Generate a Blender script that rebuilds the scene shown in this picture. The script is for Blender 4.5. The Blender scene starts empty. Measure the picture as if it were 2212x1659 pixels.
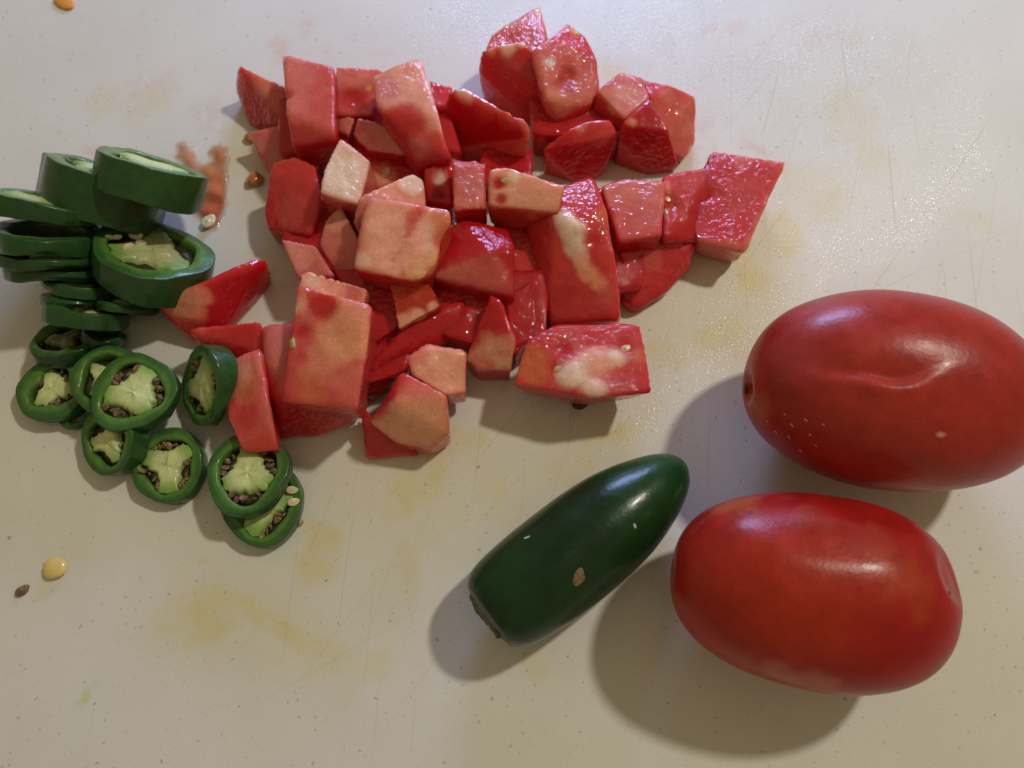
import bpy, bmesh, math, random
import numpy as np
from mathutils import Vector, Matrix
rng = np.random.default_rng(7); random.seed(7)
sc = bpy.context.scene
CM = 0.01
# ------------------------------------------------------------------ camera
TILT = math.radians(19.0); DIST = 20.6; HFOV = math.radians(65.0)
cd = bpy.data.cameras.new('camera'); cam = bpy.data.objects.new('camera', cd)
sc.collection.objects.link(cam)
cd.sensor_width = 36; cd.angle = HFOV; cd.clip_start = 0.005; cd.clip_end = 20
CAM = np.array([0, -DIST*math.sin(TILT), DIST*math.cos(TILT)])
cam.location = Vector(CAM*CM); cam.rotation_euler = (TILT, 0, 0)
cd.dof.use_dof = True; cd.dof.focus_distance = 0.187; cd.dof.aperture_fstop = 15
sc.camera = cam
# ------------------------------------------------------------------ light
w = bpy.data.worlds.new('World'); sc.world = w; w.use_nodes = True
w.node_tree.nodes['Background'].inputs[0].default_value = (1.0, 0.80, 0.48, 1)
w.node_tree.nodes['Background'].inputs[1].default_value = 0.25
def lamp(name, loc, target, size, power, col, size_y=None):
    l = bpy.data.lights.new(name, 'AREA'); l.energy = power; l.color = col
    l.shape = 'DISK' if size_y is None else 'RECTANGLE'; l.size = size
    if size_y: l.size_y = size_y
    o = bpy.data.objects.new(name, l); sc.collection.objects.link(o)
    o.location = Vector(loc)*CM
    o.rotation_euler = (Vector(target)-Vector(loc)).to_track_quat('-Z', 'Y').to_euler()
    return o
lamp('kitchen_lamp', (62, 45, 98), (0, 0, 0), 0.085, 5.8, (1.0, 0.94, 0.79))
lamp('cool_window', (4, 38, 13), (2, 5, 0), 0.15, 1.02, (0.40, 0.52, 1.0), 0.08)
sc.view_settings.view_transform = 'Standard'; sc.view_settings.look = 'None'
sc.view_settings.exposure = 0; sc.view_settings.gamma = 1
sc.cycles.filter_width = 1.5
sc.cycles.max_bounces = 5; sc.cycles.diffuse_bounces = 3; sc.cycles.glossy_bounces = 2; sc.cycles.transmission_bounces = 2
# ------------------------------------------------------------------ pixel -> point on a level z (cm)
FP = 2212/(2*math.tan(HFOV/2))
UP = np.array([0, math.cos(TILT), math.sin(TILT)]); BK = np.array([0, -math.sin(TILT), math.cos(TILT)])
RT = np.array([1., 0, 0])
def ray(x, y):
    d = (x-1106)/FP*RT - (y-829.5)/FP*UP - BK
    return d
def P(x, y, z=0.0):
    d = ray(x, y); return CAM + d*((z-CAM[2])/d[2])
# ------------------------------------------------------------------ helpers
COL = sc.collection
def link(o, parent=None):
    COL.objects.link(o)
    if parent is not None: o.parent = parent
    return o
def tag(o, label=None, cat=None, group=None, kind=None):
    if label: o['label'] = label
    if cat: o['category'] = cat
    if group: o['group'] = group
    if kind: o['kind'] = kind
    return o
def empty(name, loc=(0, 0, 0)):
    o = bpy.data.objects.new(name, None); o.empty_display_size = .01
    COL.objects.link(o); o.location = Vector(loc)*CM; return o
def mesh_obj(name, V, F, mat, parent=None, loc=None, col=None, attrs=None, smooth=True):
    """V in cm, in the space of the parent (or the world); loc shifts the origin"""
    V = np.asarray(V, float)
    if loc is not None: V = V-np.asarray(loc)
    me = bpy.data.meshes.new(name)
    me.from_pydata((V*CM).tolist(), [], [list(map(int, f)) for f in F])
    if smooth: me.polygons.foreach_set('use_smooth', [True]*len(me.polygons))
    if col is not None:
        a = me.color_attributes.new('Col', 'FLOAT_COLOR', 'POINT')
        c = np.ones((len(V), 4), np.float32); c[:, :3] = col
        a.data.foreach_set('color', c.ravel())
    for k, v in (attrs or {}).items():
        a = me.attributes.new(k, 'FLOAT', 'POINT'); a.data.foreach_set('value', np.asarray(v, np.float32))
    me.materials.append(mat); me.update()
    o = bpy.data.objects.new(name, me); link(o, parent)
    if loc is not None: o.location = Vector(loc)*CM
    return o
class Noise:                       # smooth vector noise from random waves
    def __init__(s, seed, freq, n=14):
        r = np.random.default_rng(seed); d = r.normal(size=(n, 3)); d /= np.linalg.norm(d, axis=1)[:, None]
        s.k = d*freq*r.uniform(.6, 1.5, (n, 1)); s.p = r.uniform(0, 6.28, n); s.n = n
    def __call__(s, V): return np.sin(V@s.k.T+s.p).sum(1)/math.sqrt(s.n)
_ico = {}
def ico(sub):
    if sub not in _ico:
        bm = bmesh.new(); bmesh.ops.create_icosphere(bm, subdivisions=sub, radius=1)
        _ico[sub] = (np.array([v.co[:] for v in bm.verts]), [[v.index for v in f.verts] for f in bm.faces]); bm.free()
    return _ico[sub]
def sstep(a, b, x):
    t = np.clip((x-a)/(b-a), 0, 1); return t*t*(3-2*t)
# ------------------------------------------------------------------ materials
def new_mat(name):
    m = bpy.data.materials.new(name); m.use_nodes = True
    nt = m.node_tree; return m, nt, nt.nodes['Principled BSDF']
def N(nt, typ, **kw):
    n = nt.nodes.new(typ)
    for k, v in kw.items():
        if k == 'inp':
            for a, b in v.items(): n.inputs[a].default_value = b
        else: setattr(n, k, v)
    return n
def L(nt, a, b): nt.links.new(a, b)
def math_n(nt, op, a, b=None, clamp=False):
    n = N(nt, 'ShaderNodeMath', operation=op, use_clamp=clamp)
    for i, v in enumerate((a, b)):
        if v is None: continue
        if isinstance(v, (int, float)): n.inputs[i].default_value = v
        else: L(nt, v, n.inputs[i])
    return n.outputs[0]
def ramp(nt, src, stops):
    r = N(nt, 'ShaderNodeValToRGB'); e = r.color_ramp.elements
    while len(e) < len(stops): e.new(.5)
    for i, (p, c) in enumerate(stops):
        e[i].position = p; e[i].color = (c, c, c, 1) if isinstance(c, (int, float)) else (*c, 1)
    L(nt, src, r.inputs[0]); return r.outputs[0]
def mixc(nt, fac, a, b, mode='MIX'):
    n = N(nt, 'ShaderNodeMix', data_type='RGBA', blend_type=mode)
    for s, v in ((n.inputs[0], fac), (n.inputs[6], a), (n.inputs[7], b)):
        if isinstance(v, (int, float)): s.default_value = v
        elif isinstance(v, tuple): s.default_value = (*v, 1)
        else: L(nt, v, s)
    return n.outputs[2]

def mat_flesh():
    m, nt, b = new_mat('tomato_flesh')
    geo = N(nt, 'ShaderNodeNewGeometry'); pos = geo.outputs['Position']
    col = N(nt, 'ShaderNodeVertexColor', layer_name='Col').outputs[0]
    gl = N(nt, 'ShaderNodeAttribute', attribute_name='glit').outputs['Fac']
    n1 = N(nt, 'ShaderNodeTexNoise', inp={'Scale': 380., 'Detail': 3., 'Roughness': .55}); L(nt, pos, n1.inputs['Vector'])
    n2 = N(nt, 'ShaderNodeTexNoise', inp={'Scale': 780., 'Detail': 1.5, 'Roughness': .5}); L(nt, pos, n2.inputs['Vector'])
    c = mixc(nt, 1.0, col, ramp(nt, n1.outputs[0], [(.28, .90), (.72, 1.08)]), 'MULTIPLY')
    n3 = N(nt, 'ShaderNodeTexNoise', inp={'Scale': 2200., 'Detail': 1.}); L(nt, pos, n3.inputs['Vector'])
    c = mixc(nt, 1.0, c, ramp(nt, n3.outputs[0], [(.3, .90), (.7, 1.09)]), 'MULTIPLY')
    L(nt, c, b.inputs['Base Color'])
    b.subsurface_method = 'BURLEY'
    b.inputs['Subsurface Weight'].default_value = .6
    b.inputs['Subsurface Radius'].default_value = (1.0, .16, .11)
    b.inputs['Subsurface Scale'].default_value = .0045
    b.inputs['IOR'].default_value = 1.36; b.inputs['Specular IOR Level'].default_value = .08
    b.inputs['Roughness'].default_value = .45
    b.inputs['Coat Weight'].default_value = 1.0; b.inputs['Coat Roughness'].default_value = .03; b.inputs['Coat IOR'].default_value = 1.45
    bp2 = N(nt, 'ShaderNodeBump', inp={'Distance': .0005, 'Strength': .22}); L(nt, n1.outputs[0], bp2.inputs['Height'])
    L(nt, bp2.outputs[0], b.inputs['Normal'])
    # the film of juice over it: beads and ripples, seen only in the highlights
    bs = math_n(nt, 'ADD', math_n(nt, 'MULTIPLY', gl, .38), .25)
    bp = N(nt, 'ShaderNodeBump', inp={'Distance': .0017}); L(nt, bs, bp.inputs['Strength']); L(nt, n2.outputs[0], bp.inputs['Height'])
    L(nt, bp2.outputs[0], bp.inputs['Normal'])
    L(nt, bp.outputs[0], b.inputs['Coat Normal'])
    return m

def mat_skin(name, rough=.3, sss=.12, mott=(.85, 1.12), coat=.15, mscale=160., bump=.12, bscale=900., spec=.36):
    m, nt, b = new_mat(name)
    tc = N(nt, 'ShaderNodeTexCoord'); pos = tc.outputs['Object']
    col = N(nt, 'ShaderNodeVertexColor', layer_name='Col').outputs[0]
    n1 = N(nt, 'ShaderNodeTexNoise', inp={'Scale': mscale, 'Detail': 6., 'Roughness': .6}); L(nt, pos, n1.inputs['Vector'])
    n2 = N(nt, 'ShaderNodeTexNoise', inp={'Scale': bscale, 'Detail': 2.}); L(nt, pos, n2.inputs['Vector'])
    c = mixc(nt, 1., col, ramp(nt, n1.outputs[0], [(.28, mott[0]), (.72, mott[1])]), 'MULTIPLY')
    n3 = N(nt, 'ShaderNodeTexNoise', inp={'Scale': 2600., 'Detail': 2.}); L(nt, pos, n3.inputs['Vector'])
    c = mixc(nt, 1., c, ramp(nt, n3.outputs[0], [(.3, .9), (.7, 1.1)]), 'MULTIPLY')
    L(nt, c, b.inputs['Base Color'])
    L(nt, ramp(nt, n1.outputs[0], [(.3, rough*.8), (.7, rough*1.3)]), b.inputs['Roughness'])
    b.subsurface_method = 'BURLEY'; b.inputs['Subsurface Weight'].default_value = sss
    b.inputs['Subsurface Radius'].default_value = (1, .3, .2); b.inputs['Subsurface Scale'].default_value = .003
    b.inputs['Specular IOR Level'].default_value = spec; b.inputs['Coat Weight'].default_value = coat; b.inputs['Coat Roughness'].default_value = .12
    bp = N(nt, 'ShaderNodeBump', inp={'Distance': .0004, 'Strength': bump}); L(nt, n2.outputs[0], bp.inputs['Height'])
    L(nt, bp.outputs[0], b.inputs['Normal'])
    return m

def mat_plain(name, c1, c2, rough=.4, scale=900., sss=0., bump=.3, coat=0.):
    m, nt, b = new_mat(name)
    tc = N(nt, 'ShaderNodeTexCoord')
    n1 = N(nt, 'ShaderNodeTexNoise', inp={'Scale': scale, 'Detail': 5., 'Roughness': .62}); L(nt, tc.outputs['Object'], n1.inputs['Vector'])
    L(nt, ramp(nt, n1.outputs[0], [(.3, c1), (.7, c2)]), b.inputs['Base Color'])
    b.inputs['Roughness'].default_value = rough; b.inputs['Subsurface Weight'].default_value = sss
    b.inputs['Subsurface Radius'].default_value = (1, .7, .3); b.inputs['Subsurface Scale'].default_value = .002
    b.inputs['Coat Weight'].default_value = coat; b.inputs['Coat Roughness'].default_value = .1
    bp = N(nt, 'ShaderNodeBump', inp={'Distance': .0003, 'Strength': bump}); L(nt, n1.outputs[0], bp.inputs['Height'])
    L(nt, bp.outputs[0], b.inputs['Normal'])
    return m

def mat_board():
    m, nt, b = new_mat('board_plastic')
    tc = N(nt, 'ShaderNodeTexCoord'); pos = tc.outputs['Object']
    at = lambda n: N(nt, 'ShaderNodeAttribute', attribute_name=n).outputs['Fac']
    def noise(s, d=3., r=.6, vec=None):
        n = N(nt, 'ShaderNodeTexNoise', noise_dimensions='2D', inp={'Scale': s, 'Detail': d, 'Roughness': r}); L(nt, vec or pos, n.inputs['Vector']); return n.outputs[0]
    base = mixc(nt, ramp(nt, noise(28., 4.), [(.3, 0.), (.7, 1.)]), (.72, .71, .66), (.765, .755, .71))
    # stains
    st = math_n(nt, 'MULTIPLY', at('stain'), ramp(nt, noise(120., 4., .75), [(.25, .25), (.70, 1.25)]), True)
    base = mixc(nt, st, base, (.72, .63, .30))
    pk = math_n(nt, 'MULTIPLY', at('pink'), ramp(nt, noise(210., 3., .7), [(.34, .0), (.66, 1.)]), True)
    base = mixc(nt, pk, base, (.73, .46, .34))
    gr = math_n(nt, 'MULTIPLY', at('green'), ramp(nt, noise(420., 4., .7), [(.38, .1), (.6, 1.)]), True)
    base = mixc(nt, gr, base, (.60, .66, .24))
    dt = math_n(nt, 'MULTIPLY', at('dirt'), ramp(nt, noise(300., 3., .7), [(.34, .0), (.66, 1.)]), True)
    base = mixc(nt, dt, base, (.40, .34, .24))
    # speckles in the plastic
    def specks(scale, keep, r0, r1, colr, amt, off):
        nonlocal base
        mp = N(nt, 'ShaderNodeMapping', inp={'Location': (off, off*.7, 0), 'Scale': (1, 1, .02)}); L(nt, pos, mp.inputs[0])
        wv = N(nt, 'ShaderNodeTexNoise', noise_dimensions='2D', inp={'Scale': scale*3, 'Detail': 0.}); L(nt, mp.outputs[0], wv.inputs[0])
        va = N(nt, 'ShaderNodeVectorMath', operation='MULTIPLY_ADD', inp={1: (.0009, .0009, .0)}); L(nt, wv.outputs['Color'], va.inputs[0]); L(nt, mp.outputs[0], va.inputs[2])
        vo = N(nt, 'ShaderNodeTexVoronoi', voronoi_dimensions='2D', inp={'Scale': scale}); L(nt, va.outputs[0], vo.inputs['Vector'])
        sp = N(nt, 'ShaderNodeSeparateColor'); L(nt, vo.outputs['Color'], sp.inputs[0])
        k = math_n(nt, 'GREATER_THAN', sp.outputs[0], keep)
        rad = math_n(nt, 'ADD', math_n(nt, 'MULTIPLY', sp.outputs[1], r1-r0), r0)
        d = math_n(nt, 'SUBTRACT', 1., math_n(nt, 'DIVIDE', vo.outputs['Distance'], rad), True)
        d = math_n(nt, 'MULTIPLY', math_n(nt, 'MULTIPLY', d, 2.2, True), k)
        d = math_n(nt, 'MULTIPLY', d, math_n(nt, 'ADD', math_n(nt, 'MULTIPLY', sp.outputs[2], amt*.8), amt*.2))
        base = mixc(nt, d, base, colr)
    specks(300., .62, .03, .115, (.22, .21, .21), .62, .13)
    specks(190., .60, .03, .10, (.40, .38, .38), .55, .51)
    specks(620., .62, .06, .15, (.48, .46, .45), .5, .9)
    # knife scratches: long thin cells of a stretched pattern
    warp = N(nt, 'ShaderNodeTexNoise', noise_dimensions='2D', inp={'Scale': 14., 'Detail': 0.}); L(nt, pos, warp.inputs[0])
    def scratch(ang, dens, keep, colr, amt, width, off):
        nonlocal base
        mp = N(nt, 'ShaderNodeMapping', inp={'Rotation': (0, 0, math.radians(ang)), 'Location': (off, 0, 0)}); L(nt, pos, mp.inputs[0])
        wv = warp
        ad = N(nt, 'ShaderNodeVectorMath', operation='MULTIPLY_ADD', inp={1: (.004, .004, 0)}); L(nt, wv.outputs['Color'], ad.inputs[0]); L(nt, mp.outputs[0], ad.inputs[2])
        m2 = N(nt, 'ShaderNodeMapping', inp={'Scale': (dens, dens*.26, .01)}); L(nt, ad.outputs[0], m2.inputs[0])
        vo = N(nt, 'ShaderNodeTexVoronoi', voronoi_dimensions='2D', inp={'Scale': 1., 'Randomness': 1.}); L(nt, m2.outputs[0], vo.inputs['Vector'])
        sp = N(nt, 'ShaderNodeSeparateColor'); L(nt, vo.outputs['Color'], sp.inputs[0])
        k = math_n(nt, 'GREATER_THAN', sp.outputs[0], keep)
        sx = N(nt, 'ShaderNodeVectorMath', operation='SUBTRACT'); L(nt, m2.outputs[0], sx.inputs[0]); L(nt, vo.outputs['Position'], sx.inputs[1])
        xyz = N(nt, 'ShaderNodeSeparateXYZ'); L(nt, sx.outputs[0], xyz.inputs[0])
        dx = math_n(nt, 'SUBTRACT', 1., math_n(nt, 'DIVIDE', math_n(nt, 'ABSOLUTE', xyz.outputs[0]), width), True)
        dy = math_n(nt, 'SUBTRACT', 1., math_n(nt, 'DIVIDE', math_n(nt, 'ABSOLUTE', xyz.outputs[1]), .42), True)
        d = math_n(nt, 'MULTIPLY', math_n(nt, 'MULTIPLY', math_n(nt, 'MULTIPLY', dx, 1.5, True), math_n(nt, 'MULTIPLY', dy, 2., True)), k)
        d = math_n(nt, 'MULTIPLY', d, math_n(nt, 'MULTIPLY', math_n(nt, 'ADD', sp.outputs[1], .25), amt))
        d = math_n(nt, 'MULTIPLY', d, math_n(nt, 'ADD', at('cuts'), .12))
        base = mixc(nt, d, base, colr); return d
    s1 = scratch(4, 95., .48, (.45, .36, .20), .40, .018, 0.)
    s2 = scratch(38, 85., .5, (.43, .36, .24), .34, .017, .31)
    s3 = scratch(17, 105., .5, (.45, .36, .20), .34, .018, .77)
    scratch(62, 70., .7, (.5, .43, .3), .28, .02, 1.3)
    L(nt, base, b.inputs['Base Color'])
    wet = at('wet')
    wn = ramp(nt, noise(95., 5., .65), [(.38, .0), (.62, 1.)])
    wt = math_n(nt, 'MULTIPLY', wet, math_n(nt, 'ADD', math_n(nt, 'MULTIPLY', wn, .6), .4), True)
    ro = math_n(nt, 'SUBTRACT', .50, math_n(nt, 'MULTIPLY', wt, .12))
    L(nt, ro, b.inputs['Roughness'])
    b.inputs['Subsurface Weight'].default_value = .0
    b.inputs['Specular IOR Level'].default_value = .5
    cw = math_n(nt, 'MULTIPLY', wt, .8); L(nt, cw, b.inputs['Coat Weight'])
    b.inputs['Coat Roughness'].default_value = .07; b.inputs['Coat IOR'].default_value = 1.38
    bp = N(nt, 'ShaderNodeBump', inp={'Distance': .00012, 'Strength': .35}); L(nt, noise(1500., 3.), bp.inputs['Height'])
    bw = N(nt, 'ShaderNodeBump', inp={'Distance': .0009}); L(nt, math_n(nt, 'MULTIPLY', wt, .9), bw.inputs['Strength'])
    L(nt, noise(1050., 2., .5), bw.inputs['Height']); L(nt, bp.outputs[0], bw.inputs['Normal'])
    bs = N(nt, 'ShaderNodeBump', inp={'Distance': .0001, 'Strength': .4}, invert=True)
    L(nt, math_n(nt, 'ADD', math_n(nt, 'ADD', s1, s2), s3), bs.inputs['Height']); L(nt, bp.outputs[0], bs.inputs['Normal'])
    L(nt, bs.outputs[0], b.inputs['Normal']); L(nt, bw.outputs[0], b.inputs['Coat Normal'])
    return m

M = dict(flesh=mat_flesh(), board=mat_board(),
    tskin=mat_skin('tomato_skin', .30, .0, (.80, 1.16), .0, spec=.27),
    pskin=mat_skin('pepper_skin', .25, .0, (.72, 1.28), .08, 110., spec=.30),
    pcut=mat_skin('pepper_flesh', .30, .0, (.78, 1.2), .25, 420., .25, 1500.),
    core=mat_skin('pepper_core', .38, .0, (.86, 1.1), .2, 500., .25, 1300.),
    seed_tan=mat_plain('seed_tan', (.17, .10, .05), (.36, .23, .12), .35, 1500., .1, .4, .2),
    seed_brown=mat_plain('seed_brown', (.10, .055, .03), (.26, .15, .085), .4, 1500., .0, .5, .2),
    seed_pale=mat_plain('seed_pale', (.62, .52, .32), (.78, .70, .48), .3, 900., .2, .2, .3),
    seed_tom=mat_plain('seed_tomato', (.62, .34, .13), (.74, .50, .24), .25, 1200., .2, .3, .4),
    kernel=mat_plain('kernel', (.80, .60, .16), (.86, .72, .30), .22, 500., .3, .15, .5),
    crumb=mat_plain('crumb', (.03, .02, .012), (.10, .06, .03), .6, 1500., .0, .8),
    orange=mat_plain('orange_crumb', (.75, .26, .04), (.85, .42, .09), .4, 700., .2, .4, .2),
    scar=mat_plain('scar', (.13, .08, .03), (.36, .22, .10), .75, 1500., .0, .9),
    stem=mat_plain('stem_scar', (.04, .055, .016), (.17, .15, .06), .75, 1300., .0, 1.),
    crack=mat_plain('skin_crack', (.60, .26, .17), (.75, .40, .28), .5, 900.),
    fleck=mat_plain('fleck', (.45, .45, .40), (.62, .62, .56), .5, 900.))

def mat_juice():
    m, nt, b = new_mat('tomato_juice')
    tc = N(nt, 'ShaderNodeTexCoord')
    n = N(nt, 'ShaderNodeTexNoise', inp={'Scale': 330., 'Detail': 5.}); L(nt, tc.outputs['Object'], n.inputs[0])
    c = N(nt, 'ShaderNodeVertexColor', layer_name='Col').outputs[0]
    L(nt, mixc(nt, 1., c, ramp(nt, n.outputs[0], [(.3, .8), (.7, 1.15)]), 'MULTIPLY'), b.inputs['Base Color'])
    b.inputs['Roughness'].default_value = .12; b.inputs['Coat Weight'].default_value = .5
    b.inputs['Subsurface Weight'].default_value = .4; b.inputs['Subsurface Scale'].default_value = .002
    L(nt, N(nt, 'ShaderNodeAttribute', attribute_name='thick').outputs['Fac'], b.inputs['Alpha'])
    bp = N(nt, 'ShaderNodeBump', inp={'Distance': .0008, 'Strength': .3}); L(nt, n.outputs[0], bp.inputs['Height']); L(nt, bp.outputs[0], b.inputs['Normal'])
    return m
M['juice'] = mat_juice()
# ------------------------------------------------------------------ the cutting board
def build_board():
    def axis(lo, hi, a, b, step):
        return np.concatenate([np.linspace(lo, a, 8)[:-1], np.arange(a, b, step), np.linspace(b, hi, 8)])
    xs = axis(-30, 30, -18, 18, .12); ys = axis(-22, 28, -13, 20, .12)
    X, Y = np.meshgrid(xs, ys); nx, ny = len(xs), len(ys)
    V = np.stack([X.ravel(), Y.ravel(), np.zeros(X.size)], 1)
    F = [(j*nx+i, j*nx+i+1, (j+1)*nx+i+1, (j+1)*nx+i) for j in range(ny-1) for i in range(nx-1)]
    nz = Noise(3, 2.2); nz2 = Noise(4, 6.)
    wob = np.stack([nz(V), Noise(5, 2.2)(V), 0*V[:, 0]], 1)*.22+np.stack([nz2(V), Noise(6, 6.)(V), 0*V[:, 0]], 1)*.09
    def blobs(lst):
        a = np.zeros(len(V))
        for (x, y, rx, ry, ang, s) in lst:
            c = P(x, y); d = V+wob-c; t = math.radians(ang)
            u = (d[:, 0]*math.cos(t)+d[:, 1]*math.sin(t))/(rx/84); v = (-d[:, 0]*math.sin(t)+d[:, 1]*math.cos(t))/(ry/84)
            a = np.maximum(a, s*(1-sstep(.45, 1.15, np.sqrt(u*u+v*v))))
        return a
    stain = blobs([(690, 1180, 70, 60, 20, .75), (450, 1330, 120, 50, -8, .6), (600, 1375, 130, 32, -12, .65), (690, 1410, 60, 40, 0, .5),
        (860, 1080, 60, 80, 0, .7), (930, 1020, 70, 60, 0, .7), (1000, 950, 60, 50, 30, .6), (880, 1240, 25, 70, 0, .45), (1310, 950, 70, 35, 10, .8),
        (1330, 985, 50, 30, 0, .5), (1230, 1000, 60, 60, 0, .5), (1070, 1090, 60, 70, 0, .45), (1690, 500, 40, 90, -10, .75), (1640, 620, 60, 60, 0, .7), (1560, 700, 70, 60, 0, .7),
        (1600, 580, 80, 60, 30, .5), (1750, 420, 130, 100, 0, .4), (1830, 250, 90, 110, 0, .35), (1890, 330, 60, 90, 30, .3), (1480, 770, 90, 60, 20, .55), (1320, 160, 45, 40, 0, .8),
        (220, 215, 55, 40, 0, .3), (330, 230, 60, 60, 0, .25), (800, 1420, 40, 40, 0, .35), (1160, 1430, 40, 30, 0, .35), (1930, 1200, 12, 50, -5, .4), (560, 560, 60, 40, 0, .3), (2110, 480, 60, 40, -35, .3), (1000, 1200, 80, 60, 20, .3), (740, 1480, 40, 90, 0, .25), (1520, 680, 330, 210, 20, .26), (960, 1060, 300, 150, 0, .28), (1350, 960, 260, 120, 0, .24), (520, 1360, 260, 110, -8, .2)])
    pink = blobs([(330, 200, 90, 60, 20, .3), (600, 105, 45, 60, 20, .45), (660, 70, 25, 45, 10, .45), (385, 340, 70, 60, 0, .3), (215, 315, 45, 30, -30, .5), (1560, 60, 35, 30, 0, .4),
        (1500, 250, 60, 70, 0, .3), (1660, 330, 60, 25, -20, .5), (450, 250, 60, 60, 0, .25), (820, 130, 60, 20, 0, .3), (1790, 90, 90, 50, 0, .25), (480, 260, 50, 30, 0, .35), (1700, 360, 40, 30, 0, .35), (250, 560, 40, 40, 0, .2), (560, 330, 60, 70, 0, .35), (610, 600, 70, 70, 0, .25), (1180, 350, 110, 70, 0, .3), (1320, 360, 90, 50, 0, .3), (1170, 720, 60, 60, 0, .35), (640, 110, 90, 40, 0, .2), (1500, 330, 60, 60, 0, .3)])
    green = blobs([(165, 1522, 34, 14, 20, .9), (455, 1195, 16, 20, 0, .5), (210, 245, 30, 24, 0, .25), (120, 290, 36, 16, 0, .3)])
    dirt = blobs([(240, 640, 60, 60, 0, .12), (1250, 872, 14, 12, 0, .6), (1070, 860, 8, 8, 0, .5)])
    wet = np.clip(blobs([(1700, 250, 560, 420, 20, 1.), (1500, 60, 500, 160, 0, .9), (1000, 60, 500, 110, 0, .7), (1600, 620, 220, 160, 30, .8), (1450, 800, 180, 110, 20, .5), (950, 950, 160, 100, 0, .45), (500, 300, 200, 160, 0, .35), (1250, 900, 260, 110, 0, .6), (620, 620, 120, 120, 0, .5), (1180, 350, 200, 120, 0, .7)]), 0, 1)
    cuts = np.clip(blobs([(1750, 350, 620, 520, -25, 1.), (1300, 1000, 420, 300, 0, .7), (800, 1250, 330, 330, 0, .55), (1150, 1150, 300, 300, 0, .5)]), 0, 1)
    # rim and underside
    n0 = len(V); rim = [i for i in range(nx)]+[j*nx+nx-1 for j in range(1, ny)]+[(ny-1)*nx+i for i in range(nx-2, -1, -1)]+[j*nx for j in range(ny-2, 0, -1)]
    ext = []
    prev = rim
    allV = [V]; cnt = n0
    for (o, z) in ((.12, -.04), (.2, -.16), (.2, -1.05), (.1, -1.2)):
        R = V[rim].copy(); c = R.mean(0)
        R[:, 0] += np.sign(R[:, 0]-c[0])*o*(np.abs(R[:, 0]-c[0]) > 29.9); R[:, 1] += np.sign(R[:, 1]-c[1])*o*(np.abs(R[:, 1]-c[1]) > 24.9); R[:, 2] = z
        allV.append(R); cur = list(range(cnt, cnt+len(rim))); cnt += len(rim)
        for i in range(len(rim)):
            k = (i+1) % len(rim); F.append((prev[i], cur[i], cur[k], prev[k]))
        prev = cur
    F.append(tuple(reversed(prev)))
    Vn = np.concatenate(allV); pad = lambda a: np.concatenate([a, np.zeros(len(Vn)-n0)])
    o = mesh_obj('cutting_board', Vn, F, M['board'], attrs=dict(stain=pad(stain), pink=pad(pink), green=pad(green), dirt=pad(dirt), wet=pad(wet), cuts=pad(cuts)))
    tag(o, 'speckled off-white plastic cutting board with knife scratches and yellow stains', 'cutting board')
    return o
build_board()

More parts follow.
